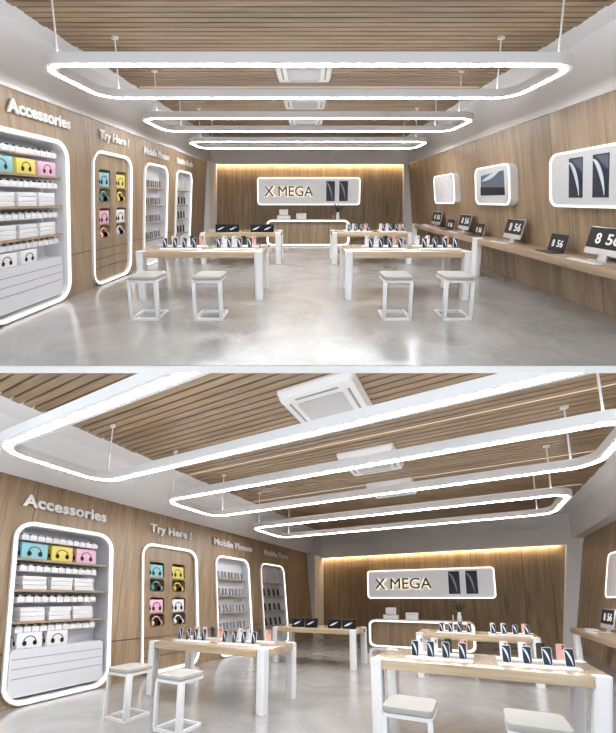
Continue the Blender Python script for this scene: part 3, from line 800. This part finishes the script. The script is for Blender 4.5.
            tag(kb, 'slim white keyboard before the ' + ORD[ni - 1] + ' desktop computer on the wall bench, ' + V, 'keyboard', 'keyboards on the bench, ' + V)
        else:
            t = thing(H, 'laptop', 'dark laptop showing 8 56, ' + ORD[nl] + ' from the street on the wall bench, ' + V, 'laptop', at, 'laptops on the bench, ' + V); nl += 1
            MB().prism(rr(-w, w, -.02, .20, .02, .02, 3), 0, .014, frame(at, (0, -1, 0), (-1, 0, 0), (0, 0, 1))).build(H, 'keyboard_deck', 'dark', t)
            lid = MB().prism(rr(-w, w, .014, .26, .03, .012, 3), -.01, .0, FF).build(H, 'screen', 'black', t)
            MB().text('8', w * .28, .10, .004, frame(Vector(at) + FF[1] * (-w * .6) + FF[2] * .08 + FF[3] * .001, *FF[1:]), bold=.02).build(H, 'hour_digit', 'digit', t, smooth=False); MB().text('56', w * .7, .10, .004, frame(Vector(at) + FF[1] * (w * .0) + FF[2] * .08 + FF[3] * .001, *FF[1:]), bold=.02).build(H, 'minute_digits', 'digit', t, smooth=False)
    kb = MB().prism(rr(20.3 if H.first else 19.75, 21.3 if H.first else 20.6, 7.46, 7.60, .02, .01, 3), .742, .758, frame((0, 0, 0), (0, 1, 0), (1, 0, 0), (0, 0, 1))).build(H, 'keyboard', 'white', at=(7.5, 20.8 if H.first else 20.2, .742))
    tag(kb, 'white keyboard lying alone at the far end of the wall bench, ' + V, 'keyboard', 'keyboards on the bench, ' + V)
    # picture panels
    z0, z1 = H.pz
    labs = ['lit white wall panel with two phone posters above the wall bench, ', 'lit white wall panel with a dark laptop poster above the wall bench, ', 'small lit white wall panel with pale striped poster toward the back wall, ']
    for i, (ya, yb_) in enumerate(H.rpanels):
        k_ = i if H.first else 2
        F = RW()
        t = thing(H, 'picture_panel', labs[k_] + V, 'wall panel', (H.rbase + H.rlean * z0, (ya + yb_) / 2, z0), 'wall picture panels, ' + V)
        A0, A1 = -yb_, -ya
        MB().prism(rr(A0, A1, z0, z1, .3, .15, 6), .003, .15, F).build(H, 'casing', 'white', t)
        MB().hoop(rr(A0, A1, z0, z1, .3, .15, 6), rr(A0 + .075, A1 - .075, z0 + .030, z1 - .030, .23, .115, 6), .15, .166, F).build(H, 'light_strip', 'g_sign', t)
        MB().prism(rr(A0 + .07, A1 - .07, z0 + .028, z1 - .028, .23, .115, 6), .14, .155, F).build(H, 'face', 'poster', t)
        if k_ == 0:
            for pa in (A0 + .76, A0 + 1.56):
                ps = MB().box(pa, pa + .48, z0 + .13, z1 - .10, .15, .159, F).build(H, 'phone_poster', 'navy', t)
                hz = MB().prism([(pa + .1, z1 - .12), (pa + .46, z1 - .12), (pa + .46, z1 - .3)], .158, .161, F).build(H, 'blue_haze', 'haze', t); hz.parent = ps
                c = crescent(MB(), F, pa + .01, pa + .37, z0 + .16, z1 - .15, .24, .160, .164).build(H, 'crescent', 'crescent', t); c.parent = ps
        elif k_ == 1:
            ps = MB().prism([(A0 + .45, z0 + .19), (A1 - .33, z0 + .19), (A1 - .38, z1 - .12), (A0 + .52, z1 - .17)], .15, .159, F).build(H, 'laptop_poster', 'haze', t)
            d = MB().prism([(A0 + .45, z0 + .19), (A1 - .33, z0 + .19), (A1 - .33, z0 + .33), (A0 + .46, z0 + .36)], .158, .162, F).build(H, 'keyboard_picture', 'black', t); d.parent = ps
            m = MB(); o, q_ = [], []
            for s in range(12):
                u = s / 11; o.append((A0 + .6 + 1.3 * u, z0 + .48 + .16 * u ** 2.4)); q_.append((A0 + .6 + 1.3 * u, z0 + .49 + .16 * u ** 2.4 + .07 * math.sin(PI * u * .95)))
            d = m.prism(o + q_[::-1], .158, .163, F).build(H, 'crescent', 'crescent', t); d.parent = ps
        else:
            ps = MB().box(A0 + .38, A1 - .38, z0 + .10, z1 - .10, .15, .158, F).build(H, 'striped_poster', 'poster', t)
            m = MB()
            for s in range(5): m.box(A0 + .5 + s * .34, A0 + .68 + s * .34, z0 + .14, z1 - .14, .157, .160, F)
            d = m.build(H, 'stripes', 'stripe', t); d.parent = ps

build_hall(UP)
build_hall(LO)

# white fascia where the upper floor slab meets the lower hall's roof
bm = MB()
k = bm.add([(-2, 5.86, 0.0), (12, 5.86, 0.0), (12, 5.79, -.045), (-2, 5.79, -.045), (-2, 6.4, -.07), (12, 6.4, -.07), (12, 6.2, -.072), (-2, 6.2, -.072)])
bm.f += [[k, k + 1, k + 2, k + 3], [k + 3, k + 2, k + 6, k + 7], [k + 7, k + 6, k + 5, k + 4], [k + 4, k + 5, k + 1, k]]
structure(bm.build(UP, 'trim_7', 'white', smooth=False))

# ------------------------------------------------------------------ daylight from the open shop front, camera
w = bpy.data.worlds.new('daylight'); scene.world = w; w.use_nodes = True
w.node_tree.nodes['Background'].inputs['Color'].default_value = (.90, .95, 1.0, 1)
w.node_tree.nodes['Background'].inputs['Strength'].default_value = 1.2

cam = bpy.data.cameras.new('camera'); co = bpy.data.objects.new('camera', cam); COL.objects.link(co)
cam.sensor_fit = 'VERTICAL'; cam.sensor_height = 36; cam.lens = 640 / 733 * 36
cam.shift_y = (399 - 366.5) / 733
co.location = EYE; co.rotation_euler = (PI / 2 - PITCH, 0, 0)
cam.clip_end = 200
scene.camera = co
scene.view_settings.view_transform = 'Standard'
scene.view_settings.look = 'None'
scene.view_settings.exposure = 0.2
scene.view_settings.gamma = 1.0
scene.view_settings.use_curve_mapping = False
